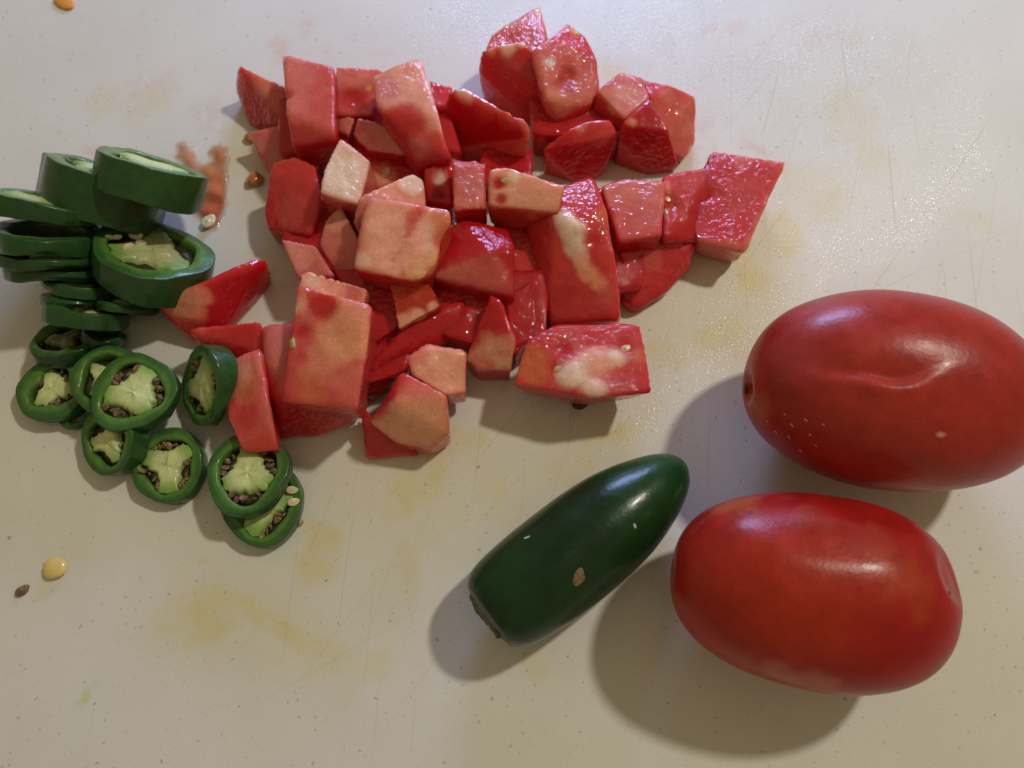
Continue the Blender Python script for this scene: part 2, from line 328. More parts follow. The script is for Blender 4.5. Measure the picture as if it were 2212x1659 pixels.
# ------------------------------------------------------------------ whole tomatoes and the whole pepper
def frame_from(axis_x, up=(0, 0, 1)):
    a = np.array(axis_x, float); a /= np.linalg.norm(a); u = np.array(up, float); u -= a*(u@a); u /= np.linalg.norm(u)
    return a, np.cross(u, a), u          # along, side, up
def whole_tomato(label, c, yaw, pitch, half, ry, rz, colr, seed, dents, spots, taper=.0, flat=2.25, crease=None):
    D, F = ico(6)
    t = D[:, 0]
    # body of revolution with blunt ends, a little boxy like a plum tomato
    e = 2./flat
    sg = lambda v: np.sign(v)*np.abs(v)**e
    th = np.arcsin(np.clip(t, -1, 1)); ph = np.arctan2(D[:, 2], D[:, 1])
    lx = np.sign(np.sin(th))*np.abs(np.sin(th))**.94*half; rr = np.cos(th)**(e*.96)
    tap = 1+taper*np.sin(th)
    lob = 1+.018*np.cos(3*ph+seed)+.012*np.cos(2*ph+seed*2.)
    L0 = np.stack([lx, rr*np.cos(ph)*ry*tap*lob, rr*np.sin(ph)*rz*tap*lob], 1)
    n = Noise(seed, .9); L0 += D*(n(L0)*.045)[:, None]
    n2 = Noise(seed+9, 2.6); L0 += D*(n2(L0)*.011)[:, None]
    # the flat it lies on
    a = np.array([math.cos(yaw)*math.cos(pitch), math.sin(yaw)*math.cos(pitch), math.sin(pitch)])
    ax, sd, up = frame_from(a)
    W = L0[:, :1]*ax+L0[:, 1:2]*sd+L0[:, 2:3]*up
    nrm = D[:, :1]*ax/half+D[:, 1:2]*sd/ry+D[:, 2:3]*up/rz; nrm /= np.linalg.norm(nrm, axis=1)[:, None]
    c = np.array(c, float); c[2] -= (c[2]+W[:, 2].min())+.04
    W += c; W[:, 2] = np.where(W[:, 2] < .05, .05*np.exp(np.minimum((W[:, 2]-.05), 0)*6), W[:, 2]); W[:, 2] = np.maximum(W[:, 2], .002)
    def anchor(x, y):
        d = ray(x, y); d = d/np.linalg.norm(d); q = W-CAM; s = q@d; dist = np.linalg.norm(q-s[:, None]*d, axis=1)
        ok = (nrm@d) < 0; dist[~ok] += 99
        best = np.argsort(dist)[:6]; return W[best].mean(0)
    for (x, y, r, dep, stx, ang) in dents:
        p = anchor(x, y); q = W-p; ta = math.radians(ang); u = np.array([math.cos(ta), math.sin(ta), 0]); v = np.cross([0, 0, 1], u)
        dd = np.sqrt((q@u/stx)**2+(q@v)**2+(q[:, 2])**2)
        W -= nrm*(dep*np.exp(-(dd/r)**5))[:, None]
    if crease:
        x, y, dep, half_w, decay = crease; p = anchor(x, y); q = W-p; u = q[:, 0]+.12*q[:, 1]; v = q[:, 1]*.93+q[:, 2]*.35-.16*u*u+.05*np.sin(u*4)
        prof = np.where(v > 0, np.exp(-(v/decay)**1.5)*(1-np.exp(-((v+.02)/.10)**2)), 0)+.0
        lip = -.22*np.exp(-((v+.12)/.14)**2)
        W -= nrm*(dep*(prof+lip)*np.exp(-(u/half_w)**2)*(nrm[:, 2] > .1))[:, None]
    col = np.tile(np.array(colr[0]), (len(W), 1)); mixf = sstep(-.6, 1.1, Noise(seed+3, 1.3)(W))[:, None]*.8
    col = col*(1-mixf)+np.array(colr[1])*mixf
    for (x, y, r, cc, amt) in spots:
        p = anchor(x, y); dd = np.linalg.norm(W-p, axis=1)+Noise(seed+31, 9.)(W)*r*.22
        f = (amt*(1-sstep(.35*r, r, dd)))[:, None]; col = col*(1-f)+np.array(cc)*f
    root = empty('whole_tomato', (c[0], c[1], 0))
    o = mesh_obj('skin', W-np.array([c[0], c[1], 0]), F, M['tskin'], root, col=col)
    tag(root, label, 'tomato', 'whole plum tomatoes beside the pepper')
    return root, c, (ax, sd, up), half, anchor
RED1, RED2 = (.38, .026, .018), (.44, .042, .026)
tA, cA, fA, hA, anA = whole_tomato('larger whole plum tomato with a creased dent, cut off by the right edge', P(1922, 846, 2.2), math.radians(-8), 0., 3.30, 2.26, 2.15, (RED1, RED2), 11,
    [(1770, 800, .5, .03, 1.5, -35), (1612, 840, .35, .16, 1., 0)],
    [(1700, 770, .9, (.42, .05, .05), .6), (1640, 880, .5, (.55, .12, .05), .5), (2030, 937, .055, (.85, .45, .33), .9), (1985, 1050, .5, (.5, .14, .10), .5), (1612, 830, .16, (.30, .26, .13), .9), (1616, 850, .10, (.10, .10, .05), .8)], crease=(1915, 832, .16, .85, .55))  # first spot paints the faint purple reflection into the skin colour
tB, cB, fB, hB, anB = whole_tomato('smaller orange-red whole plum tomato lying nearest the bottom edge', P(1748, 1268, 2.0), math.radians(-9), 0., 2.90, 2.03, 1.98, ((.37, .013, .010), (.41, .032, .012)), 23,
    [(2062, 1245, .5, .14, 1., 0), (1800, 1120, .9, .07, 1.6, -8), (1440, 1230, .3, .06, 1, 0)],
    [(1590, 1090, .6, (.50, .11, .025), .55), (1700, 1075, .3, (.3, .05, .03), .5), (1760, 1120, .5, (.36, .05, .025), .5), (1880, 1170, .6, (.34, .05, .03), .5), (1960, 1260, .8, (.45, .07, .02), .45), (1760, 1470, .5, (.55, .2, .16), .45), (1690, 1450, .4, (.55, .2, .13), .4),
     (1620, 1108, .08, (.08, .03, .02), .8), (1660, 1085, .07, (.08, .03, .02), .7), (1870, 1100, .07, (.1, .03, .02), .8), (2038, 1222, .06, (.06, .03, .02), .9), (2053, 1283, .07, (.04, .04, .02), .95), (1456, 1185, .05, (.1, .03, .02), .7), (1475, 1280, .06, (.12, .03, .02), .6)], taper=.035, flat=2.45)
def sub_disc(name, parent, pos, nrm, r, mat, lumps=.25, flat=.35, seed=1, stretch=1., yaw=0.):
    """small flattened irregular piece (cm, world) parented to a thing"""
    D, F = ico(3); n = Noise(seed, 2.5)
    V = D*(1+lumps*n(D)[:, None]); V = V*np.array([r*stretch, r, r*flat])
    nrm = np.array(nrm, float); nrm /= np.linalg.norm(nrm)
    t = np.array([math.cos(yaw), math.sin(yaw), .01]); t -= nrm*(t@nrm); t /= np.linalg.norm(t); b = np.cross(nrm, t)
    W = V[:, :1]*t+V[:, 1:2]*b+V[:, 2:]*nrm+np.array(pos)
    if parent is not None: W = W-np.array(parent.location)/CM
    return mesh_obj(name, W, F, mat, parent)
p = anA(1611, 838); sub_disc('stem_scar', tA, p, p-cA, .13, M['stem'], .3, .2, 5)
p = anB(2052, 1283); sub_disc('stem_scar', tB, p, p-cB, .07, M['crumb'], .3, .3, 6)

for (x, y, sx, yw) in ((1640, 880, 4, .2), (1655, 905, 5, -.3), (1690, 890, 4, -.2), (1705, 912, 6, -.35), (1735, 905, 5, -.2), (1700, 940, 5, -.4), (1745, 935, 4, -.3), (1670, 930, 5, -.1), (1760, 960, 4, -.3), (1725, 970, 5, -.4), (1680, 965, 4, -.3), (1775, 915, 3, 0.)):
    p = anA(x, y); sub_disc('skin_crack', tA, p-(p-cA)*.004, p-cA, .021, M['crack'], .2, .35, int(x), sx, yw)
def whole_pepper():
    A, B = P(1054, 1332, 1.12), P(1474, 1002, .95)      # stem end, tip
    ax, sd, up = frame_from(B-A); Ln = np.linalg.norm(B-A)
    prof = [(-.012, 0), (-.008, .45), (.004, .70), (.03, .82), (.08, .91), (.16, .97), (.26, 1.01), (.36, 1.02), (.46, 1.02), (.56, 1.0), (.66, .95), (.76, .84), (.85, .69), (.92, .54), (.97, .38), (1.0, .19), (1.01, 0)]
    ts = np.array([q[0] for q in prof]); rs = np.array([q[1] for q in prof])
    u = np.linspace(0, 1, 150); s = np.cumsum(np.r_[0, np.hypot(np.diff(ts)*5, np.diff(rs))]); s /= s[-1]
    T = np.interp(u, s, ts); R = np.interp(u, s, rs)
    k = np.ones(7)/7
    for _ in range(2): Rs = np.convolve(np.pad(R, 3, 'edge'), k, 'valid'); Rs[0] = Rs[-1] = 0; R = Rs
    m = 96; ph = np.linspace(0, 2*math.pi, m, endpoint=False)
    V = []; 
    for t, r in zip(T, R):
        lob = 1+.022*np.cos(3*ph+.6+t)+.012*np.cos(2*ph-1)
        bend = .05*math.sin(math.pi*min(max(t, 0), 1))
        c = A+ax*t*Ln-sd*bend
        V.append(c+sd*(np.cos(ph)*r*1.16*lob)[:, None]+up*(np.sin(ph)*r*1.10*lob)[:, None])
    V = np.concatenate(V)
    V += (Noise(41, 1.4)(V)*.02)[:, None]*up+(Noise(42, 1.6)(V)*.02)[:, None]*sd
    V[:, 2] -= V[:, 2].min()+.02; V[:, 2] = np.maximum(V[:, 2], .004)
    F = [(i*m+j, i*m+(j+1) % m, (i+1)*m+(j+1) % m, (i+1)*m+j) for i in range(len(T)-1) for j in range(m)]
    tt = np.repeat(T, m)
    col = np.tile(np.array((.008, .040, .010)), (len(V), 1)); f = sstep(.55, 1.0, tt)[:, None]*.5
    col = col*(1-f)+np.array((.010, .072, .016))*f
    f = sstep(-.4, 1.2, Noise(44, 1.2)(V))[:, None]*.55; col = col*(1-f)+np.array((.008, .020, .007))*f
    root = empty('whole_jalapeno', (A[0], A[1], 0)); l = np.array([A[0], A[1], 0])
    mesh_obj('skin', V-l, F, M['pskin'], root, col=col)
    tag(root, 'whole glossy dark green pepper with a tan scar, stem removed', 'pepper')
    def anchor(x, y):
        d = ray(x, y); d /= np.linalg.norm(d); q = V-CAM; s = q@d; dist = np.linalg.norm(q-s[:, None]*d, axis=1)+.02*s
        return V[np.argmin(dist)]
    # stem scar: ragged disc with a rim, sitting in the blunt end
    c = A-ax*.03+np.array([0, 0, 0]); c[2] = 1.05
    D, F2 = ico(4); n = Noise(77, 3.)
    W = D*(1+.10*n(D)[:, None]); W = W[:, :1]*ax*.10+W[:, 1:2]*sd*.60+W[:, 2:]*up*.58+c+ax*.035
    rad = np.hypot(D[:, 1], D[:, 2]); W -= ax*(.07*np.exp(-((rad-.85)/.12)**2)*(D[:, 0] < .2))[:, None]*(.6+.6*n(D*2))[:, None]
    mesh_obj('stem_scar', W-l, F2, M['stem'], root)
    def axis_at(p): return A+ax*((p-A)@ax)
    p = anchor(1250, 1248); sub_disc('scar', root, p, p-axis_at(p), .115, M['scar'], .45, .16, 13, 1.4, .9)
    for (x, y, r, s) in ((1140, 1162, .026, 2.2), (1372, 1135, .026, 2.2), (1435, 1148, .012, 2), (1128, 1105, .03, 1.5)):
        p = anchor(x, y); sub_disc('fleck', root, p, p-axis_at(p), r, M['fleck'], .3, .2, int(x), s, x*.7)
whole_pepper()
# ------------------------------------------------------------------ pepper slices
_seedmesh = {}
def seed_mesh(kind):
    if kind not in _seedmesh:
        D, F = ico(3); V = D*np.array([.125, .10, .045]); n = Noise(17, 3.)
        V = V*(1+.10*n(D)[:, None]); V[:, 2] -= .015*np.exp(-((np.hypot(D[:, 0], D[:, 1])-.45)/.25)**2)*np.sign(D[:, 2])
        V[:, 0] += .03*np.maximum(D[:, 0], 0)**3
        me = bpy.data.meshes.new('seed'); me.from_pydata((V*CM).tolist(), [], F); me.polygons.foreach_set('use_smooth', [True]*len(F)); me.materials.append(M[kind]); _seedmesh[kind] = me
    return _seedmesh[kind]
def put_seed(parent, kind, pos, rot, s=1., name='seed'):
    o = bpy.data.objects.new(name, seed_mesh(kind)); link(o, parent); o.location = Vector(pos)*CM; o.rotation_euler = rot; o.scale = (s, s, s); return o
def slice_(label, x, y, a_px, theta, q, T, lift=0., seed=1, wall=.25, core=1., seeds=6, skind='seed_brown', spin=0., ecc=1., lobes=3, dark=1., z=None, bright=1., up=None):
    """disc of pepper: (x,y) centre of the face seen, a_px half its long axis, theta direction its face leans in the picture, q how open it is"""
    th = math.radians(theta); zc = .8
    for _ in range(6):
        c = P(x, y, zc); v = CAM-c; dep = v@BK; v = v/np.linalg.norm(v)
        r_ = RT-v*(RT@v); r_ /= np.linalg.norm(r_); u_ = np.cross(v, r_)
        n = q*v+math.sqrt(1-q*q)*(math.cos(th)*r_+math.sin(th)*u_)
        if up is not None: n = np.array([up[0], up[1], 1.]); n /= np.linalg.norm(n)
        R = a_px*dep/FP
        zc = (lift+R*math.sqrt(max(0, 1-n[2]**2))*.97+T*max(n[2], 0)) if z is None else z
    c = P(x, y, zc)
    tx = np.cross([0, 1, 0], n) if abs(n[1]) < .9 else np.cross([1, 0, 0], n); tx /= np.linalg.norm(tx); ty = np.cross(n, tx)
    tx, ty = tx*math.cos(spin)+ty*math.sin(spin), -tx*math.sin(spin)+ty*math.cos(spin)
    root = empty('jalapeno_slice', c); rot = Matrix((tx, ty, n)).transposed().to_4x4(); root.rotation_euler = rot.to_euler()
    rs = np.random.default_rng(seed); m = 120; ph = np.linspace(0, 2*math.pi, m, endpoint=False)
    p1, p2, p3 = rs.uniform(0, 6.28, 3)
    out = R*(1+.040*np.cos(3*ph+p1)+.035*np.cos(2*ph+p2)+.012*np.cos(5*ph+p3)+.007*np.cos(9*ph+p1)); ex = np.array([1., ecc])
    inn = out-R*(wall+.07)*(1+.16*np.cos(3*ph+p2)+.10*np.cos(5*ph+p3))
    bev = .022
    def uneven(amp, k): return amp*np.cos(ph+k)+amp*.5*np.cos(2*ph+k*2)
    top = uneven(.045, p1)+.012*np.cos(5*ph+p2); bot = -T+uneven(min(.10, T*.22), p3)+.015*np.cos(4*ph+p1)
    # profile: inner bottom, inner top, face rings, outer top, outer wall, outer bottom, underside
    rings = [(inn*.98+.02, bot+.03, 3), (inn, top*0-T*.5, 3), (inn+.0, top-.05, 2), (inn+.03, top-.012, 2), (inn*.7+out*.3, top+.004, 2), (inn*.35+out*.65, top+.004, 1), (out-bev*2.4, top+.002, 1), (out-bev, top, 1), (out-bev*.45, top-.006, 0), (out, top-bev, 0), (out+.002, top-bev*2.4, 0),
             (out+.012, top*.6-T*.3, 0), (out+.012, top*.2-T*.6, 0), (out+.002, bot+bev*2.4, 0), (out, bot+bev, 0), (out-bev*.45, bot+.006, 0), (out-bev, bot, 1), (inn*.5+out*.5, bot, 1), (inn+.03, bot+.008, 2)]
    V = []; kind = []
    for r, zz, k in rings:
        V.append(np.stack([np.cos(ph)*r*ex[0], np.sin(ph)*r*ex[1], np.broadcast_to(zz, ph.shape)], 1)); kind += [k]*m
    V = np.concatenate(V); kind = np.array(kind); nr = len(rings)
    V += .016*np.stack([Noise(seed+1, 4)(V), Noise(seed+2, 4)(V), Noise(seed+3, 5)(V)*.8], 1)+.006*np.stack([Noise(seed+6, 14)(V), Noise(seed+7, 14)(V), Noise(seed+8, 14)(V)], 1)
    F = [(i*m+j, ((i+1) % nr)*m+j, ((i+1) % nr)*m+(j+1) % m, i*m+(j+1) % m) for i in range(nr) for j in range(m)]
    pal = np.array([(.019, .082, .020), (.036, .125, .022), (.085, .205, .034), (.07, .15, .026)])*dark  # dark scales the greens, painting shade into slices lower in the pile
    col = pal[kind]; f = sstep(-.7, 1.2, Noise(seed+5, 2.)(V))[:, None]*.35; col = col*(1-f)+col*np.array((1.5, 1.35, 1.2))*f
    mesh_obj('rind', V, F, M['pcut'], root, col=col)
    if core > 0:
        # pale core with lobes that reach the wall
        off = rs.uniform(0, 6.28) if lobes != 3 else p2
        kk = 16; VV = []; 
        lob = np.abs(np.cos(lobes/2*(ph+off)))**1.6
        edge = np.minimum(np.interp(lob, [0, .5, 1], [.62, .80, 1.06])*core, 1.03)*inn*(1+.035*np.cos(11*ph+p1)+.03*np.cos(17*ph+p3))
        for i in range(kk+1):
            g = i/kk; rr = edge*g**.8
            zt = -.05+.05*(1-g**4)-.16*g**8*(lob < .75)
            VV.append(np.stack([np.cos(ph)*rr*ex[0], np.sin(ph)*rr*ex[1], zt+top*.5], 1))
        for g, zz in ((.985, -.14), (-1.01, -.22), (-1.01, -T*.75), (0.02, -T*.8)):
            e2 = edge*g if g > 0 else -inn*g
            VV.append(np.stack([np.cos(ph)*e2*ex[0], np.sin(ph)*e2*ex[1], np.full(m, zz)], 1))
        VV = np.concatenate(VV); nr2 = kk+5; lev = np.repeat(np.arange(nr2), m)
        VV += .015*np.stack([Noise(seed+11, 9)(VV), Noise(seed+12, 9)(VV), Noise(seed+13, 9)(VV)*.8], 1)
        F2 = [(i*m+j, i*m+(j+1) % m, (i+1)*m+(j+1) % m, (i+1)*m+j) for i in range(nr2-1) for j in range(m)]
        rel = np.hypot(VV[:, 0], VV[:, 1]/ecc)/R
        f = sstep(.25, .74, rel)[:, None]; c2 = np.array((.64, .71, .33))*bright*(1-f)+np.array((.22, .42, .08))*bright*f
        g2 = sstep(.3, 1.4, Noise(seed+21, 10.)(VV))[:, None]*.3; c2 = c2*(1-g2)+np.array((.36, .46, .15))*g2
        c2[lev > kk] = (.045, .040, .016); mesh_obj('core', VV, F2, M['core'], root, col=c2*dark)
        # seeds in the hollows between lobes
        for i in range(seeds):
            g = (i % lobes+.5+rs.uniform(-.30, .30))*2*math.pi/lobes-off; k = int((g % (2*math.pi))/(2*math.pi)*m) % m
            rr = (edge[k]*.35+inn[k]*.65)*rs.uniform(.86, 1.02)
            put_seed(root, skind, (math.cos(g)*rr, math.sin(g)*rr*ecc, -.03-.07*rs.random()), (rs.uniform(-1.1, 1.1), rs.uniform(-1.1, 1.1), g+rs.uniform(-.6, .6)), rs.uniform(.52, .82)*min(1., R/.95))
    tag(root, label, 'pepper slice', 'cut pepper slices in the pile at the left')
    return c, n
U = 90
# two thick ones leaning at the back of the pile
slice_('thick pepper slice leaning under the topmost slice at the upper left', 232, 368, 128, 72, .10, 1.15, .0, 101, .2, .9, 4, dark=.9)
slice_('topmost thick pepper slice lying across another, nearest the juice puddle', 332, 350, 115, 72, .15, .80, .75, 102, .2, 1., 4)
# the fallen row at the left edge
slice_('pepper slice heading the fallen row at the left edge, pale core showing', 92, 428, 104, 80, .17, .50, 1.15, 103, .2, 1.0, 3, dark=.95)
slice_('pepper slice with a dark round hollow, second in the row at the left edge', 102, 494, 102, 86, .24, .55, .75, 104, .24, 0, 0)
slice_('thin pepper slice pressed under the hollow one in the left row', 108, 548, 102, 88, .12, .30, .50, 105, .24, .7, 2, dark=.85)
slice_('pepper slice fourth down the fallen row at the left edge', 118, 574, 92, 86, .12, .34, .30, 106, .24, .7, 0, dark=.9)
slice_('narrow pepper slice below the left row, upper of three tight slices', 175, 608, 76, 84, .12, .30, .18, 107, .24, .7, 0, dark=.9)
slice_('narrow pepper slice in the middle of three tight slices', 170, 636, 72, 86, .12, .26, .10, 108, .24, .7, 0, dark=.9)
slice_('narrow pepper slice at the bottom of three tight slices', 190, 664, 82, 84, .14, .38, .0, 109, .24, .7, 0, dark=.95)
slice_('sliver of pepper lying under the open seeded slice', 275, 648, 66, 80, .14, .22, .02, 110, .24, .7, 0)
OPEN = slice_('wide open pepper slice with white seeds in its hollow', 331, 537, 118, 80, .56, .85, .0, 111, .22, .96, 0, spin=.4, bright=.75)
slice_('pepper slice coloured dull and dark for the shade below the three tight slices', 140, 728, 68, 110, .62, .35, .0, 112, .26, .8, 2, dark=.7, bright=.4)  # dark and bright put its shade into the rind and core colours
slice_('pepper scrap coloured dark for deep shade behind the dull dark slice', 226, 718, 42, 70, .5, .3, .0, 113, .3, 0, 0, dark=.6)  # rind darkened to paint in the deep shade
slice_('pepper end piece at far left with round pale lobes', 112, 838, 76, 0, .9, .42, .0, 114, .34, .98, 10, lobes=3, spin=.9, up=(-.10, .0))
slice_('pepper slice hidden behind the large trilobed one', 222, 812, 74, 120, .8, .5, .30, 115, .24, .8, 0, up=(-.05, .15))
slice_('largest trilobed pepper slice with many brown seeds, upper left of the loose slices', 287, 846, 88, 100, .90, .42, .62, 116, .24, 1.02, 30, spin=.3, up=(.12, -.05))
slice_('tipped pepper slice wedged under the largest trilobed slice', 228, 955, 72, 245, .66, .50, .0, 117, .25, .9, 2, up=(-.35, -.25))
slice_('narrow tipped pepper slice beside the salmon tomato pieces', 432, 832, 86, 180, .46, .45, .12, 118, .2, 1., 14, spin=.5)
slice_('round pepper slice lying flat alone with pale core, below the largest one', 360, 1004, 79, 90, .92, .42, .0, 119, .22, 1., 24, skind='seed_tan', spin=1.1, up=(0, 0))
LOW = slice_('lowest pepper slice, mostly covered by another, with pale seeds', 563, 1085, 89, 270, .84, .42, .0, 121, .2, 1., 24, skind='seed_tan', up=(.02, 0))
slice_('pepper slice lying on the lowest slice, its top under a tomato piece', 533, 1020, 90, 255, .88, .42, .34, 120, .22, .98, 26, spin=2., up=(-.1, .12))
# dark strip under the end piece
slice_('edge of a pepper slice peeping out under the end piece', 160, 880, 46, 200, .7, .25, .0, 122, .3, 0, 0, up=(0, 0))
def loose_seed(label, x, y, kind, s, rot, z=.04, cat='seed'):
    o = put_seed(None, kind, P(x, y, z), rot, s, 'pepper_seed'); tag(o, label, cat, 'loose seeds on the board'); return o
loose_seed('cream seed at the lower edge of the orange juice puddle', 449, 478, 'seed_pale', 1.65, (.2, .1, 1.1), .12)
loose_seed('tan seed on the board beside the lowest pepper slice', 643, 1130, 'seed_tan', .9, (.2, .3, .4))
loose_seed('brown triangular seed at the lower left, beside the yellow kernel', 47, 1276, 'seed_brown', 1.15, (.5, .2, .9), .05)
def on_face(pl, x, y, off): d = ray(x, y); c, n = pl; return CAM+d*(((c+n*off-CAM)@n)/(d@n))
for (x, y, s, off, r, lab) in ((292, 508, 1.15, .02, (.6, .3, .2), 'pale seed at the top of the cluster in the wide open slice'), (276, 534, 1.0, .0, (1.0, .2, 1.), 'pale seed at the foot of the cluster in the wide open slice'), (304, 524, .9, .03, (.5, .5, .4), 'pale seed against the core in the wide open slice'),
        (352, 556, 1.3, .03, (.7, .1, .3), 'single pale seed below the core of the wide open slice'), (236, 512, .8, -.02, (1.2, .3, .2), 'white sliver seed at the far left of the wide open slice'), (252, 512, .8, .0, (1.2, .1, .4), 'white sliver seed second from the left in the wide open slice')):
    o = put_seed(None, 'seed_pale', on_face(OPEN, x, y, off), r, s, 'pepper_seed'); tag(o, lab, 'seed', 'pale seeds in the open slice')
o = put_seed(None, 'seed_pale', P(176, 524, 1.3), (1.2, .2, .2), .85, 'pepper_seed'); tag(o, 'white seed stuck between the fallen row and the open slice', 'seed', 'loose seeds on the board')
for (x, y, lab) in ((630, 1058, 'upper white seed at the right side of the lowest pepper slice'), (633, 1084, 'lower white seed at the right side of the lowest pepper slice')):
    o = put_seed(None, 'seed_pale', on_face(LOW, x, y, .04), (.4, .3, x*.1), 1.0, 'pepper_seed'); tag(o, lab, 'seed', 'two seeds on the lowest slice')
def lump(name, label, cat, x, y, r, mat, flat, seed, stretch=1., yaw=0., lumps=.2):
    c = P(x, y, r*flat*.8); o = sub_disc(name, None, (0, 0, 0), (0, 0, 1), r, mat, lumps, flat, seed, stretch, yaw); o.location = Vector(c)*CM
    tag(o, label, cat); return o
lump('corn_kernel', 'small shiny yellow kernel on the board at the lower left', 'kernel', 118, 1228, .26, M['kernel'], .5, 3, 1.1, .8, .16)
lump('dark_crumb', 'dark brown crumb in the shadow below the lower right tomato slab', 'crumb', 1252, 872, .16, M['crumb'], .6, 9, 1.3, .4)
lump('orange_scrap', 'bright orange scrap at the top left edge of the picture', 'scrap', 140, 2, .22, M['orange'], .3, 12, 1.7, -.9, .2)
lump('dark_crumb', 'tiny black crumb in the orange juice puddle', 'crumb', 452, 366, .05, M['crumb'], .8, 10)
M['pulp'] = mat_plain('pulp', (.42, .10, .02), (.58, .24, .07), .12, 500., .3, .3, .8)
lump('tomato_pulp', 'amber blob of tomato gel at the left edge of the heap, upper of two', 'pulp', 541, 297, .17, M['pulp'], .8, 21, 1.2, .5, .2)
lump('tomato_pulp', 'amber blob of tomato gel at the left edge of the heap, lower of two', 'pulp', 549, 386, .22, M['pulp'], .6, 22, 1.1, 1.2, .25)
def puddle():
    # outline of the spilled pulp, thin in the middle of its two arms
    pts = [(372, 312), (395, 304), (410, 318), (425, 345), (440, 362), (455, 350), (450, 325), (462, 308), (485, 300), (497, 315), (495, 350), (490, 380), (500, 405), (502, 440), (490, 470), (470, 497), (445, 500), (425, 480), (405, 450), (400, 420), (410, 395), (400, 365), (378, 345)]
    O = np.array([P(a, b) for a, b in pts])[:, :2]; s = .04
    lo, hi = O.min(0)-.2, O.max(0)+.2; xs = np.arange(lo[0], hi[0], s); ys = np.arange(lo[1], hi[1], s)
    X, Y = np.meshgrid(xs, ys); Q = np.stack([X.ravel(), Y.ravel()], 1)
    Q3 = np.c_[Q, np.zeros(len(Q))]; W = Q+.06*np.stack([Noise(61, 5)(Q3), Noise(62, 5)(Q3)], 1)+.03*np.stack([Noise(64, 16)(Q3), Noise(65, 16)(Q3)], 1)
    inside = np.zeros(len(Q), bool); dmin = np.full(len(Q), 9.)
    for i in range(len(O)):
        a, b = O[i], O[(i+1) % len(O)]
        cr = ((a[1] > W[:, 1]) != (b[1] > W[:, 1])) & (W[:, 0] < (b[0]-a[0])*(W[:, 1]-a[1])/(b[1]-a[1]+1e-9)+a[0]); inside ^= cr
        t = np.clip(((W-a)@(b-a))/((b-a)@(b-a)), 0, 1); dmin = np.minimum(dmin, np.linalg.norm(W-(a+t[:, None]*(b-a)), axis=1))
    sd = np.where(inside, dmin, -dmin); h = .10*np.sqrt(np.clip(sd, 0, .4)/.4)*(1+.40*Noise(63, 9)(Q3))
    V = np.c_[Q, np.where(sd > 0, np.maximum(h, .004)+.002, .001)]
    nx = len(xs); keep = sd > -.03; idx = -np.ones(len(Q), int); idx[keep] = np.arange(keep.sum())
    F = []
    for j in range(len(ys)-1):
        for i in range(nx-1):
            f = (j*nx+i, j*nx+i+1, (j+1)*nx+i+1, (j+1)*nx+i)
            if all(keep[list(f)]): F.append([idx[k] for k in f])
    V = V[keep]; deep = sstep(.0, 1., (P(450, 420)[1]+1.0-V[:, 1])/1.6)[:, None]
    col = np.array((.66, .27, .12))*(1-deep)+np.array((.58, .12, .045))*deep
    c = np.r_[V[:, :2].mean(0), 0]
    th = np.clip(.12+.72*sstep(-.02, .26, sd[keep]+.05*Noise(66, 12)(V)), 0, 1)
    o = mesh_obj('juice_puddle', V, F, M['juice'], None, c, col=col, attrs=dict(thick=th)); tag(o, 'orange-pink forked puddle of tomato pulp beside the pepper slices', 'puddle')
puddle()
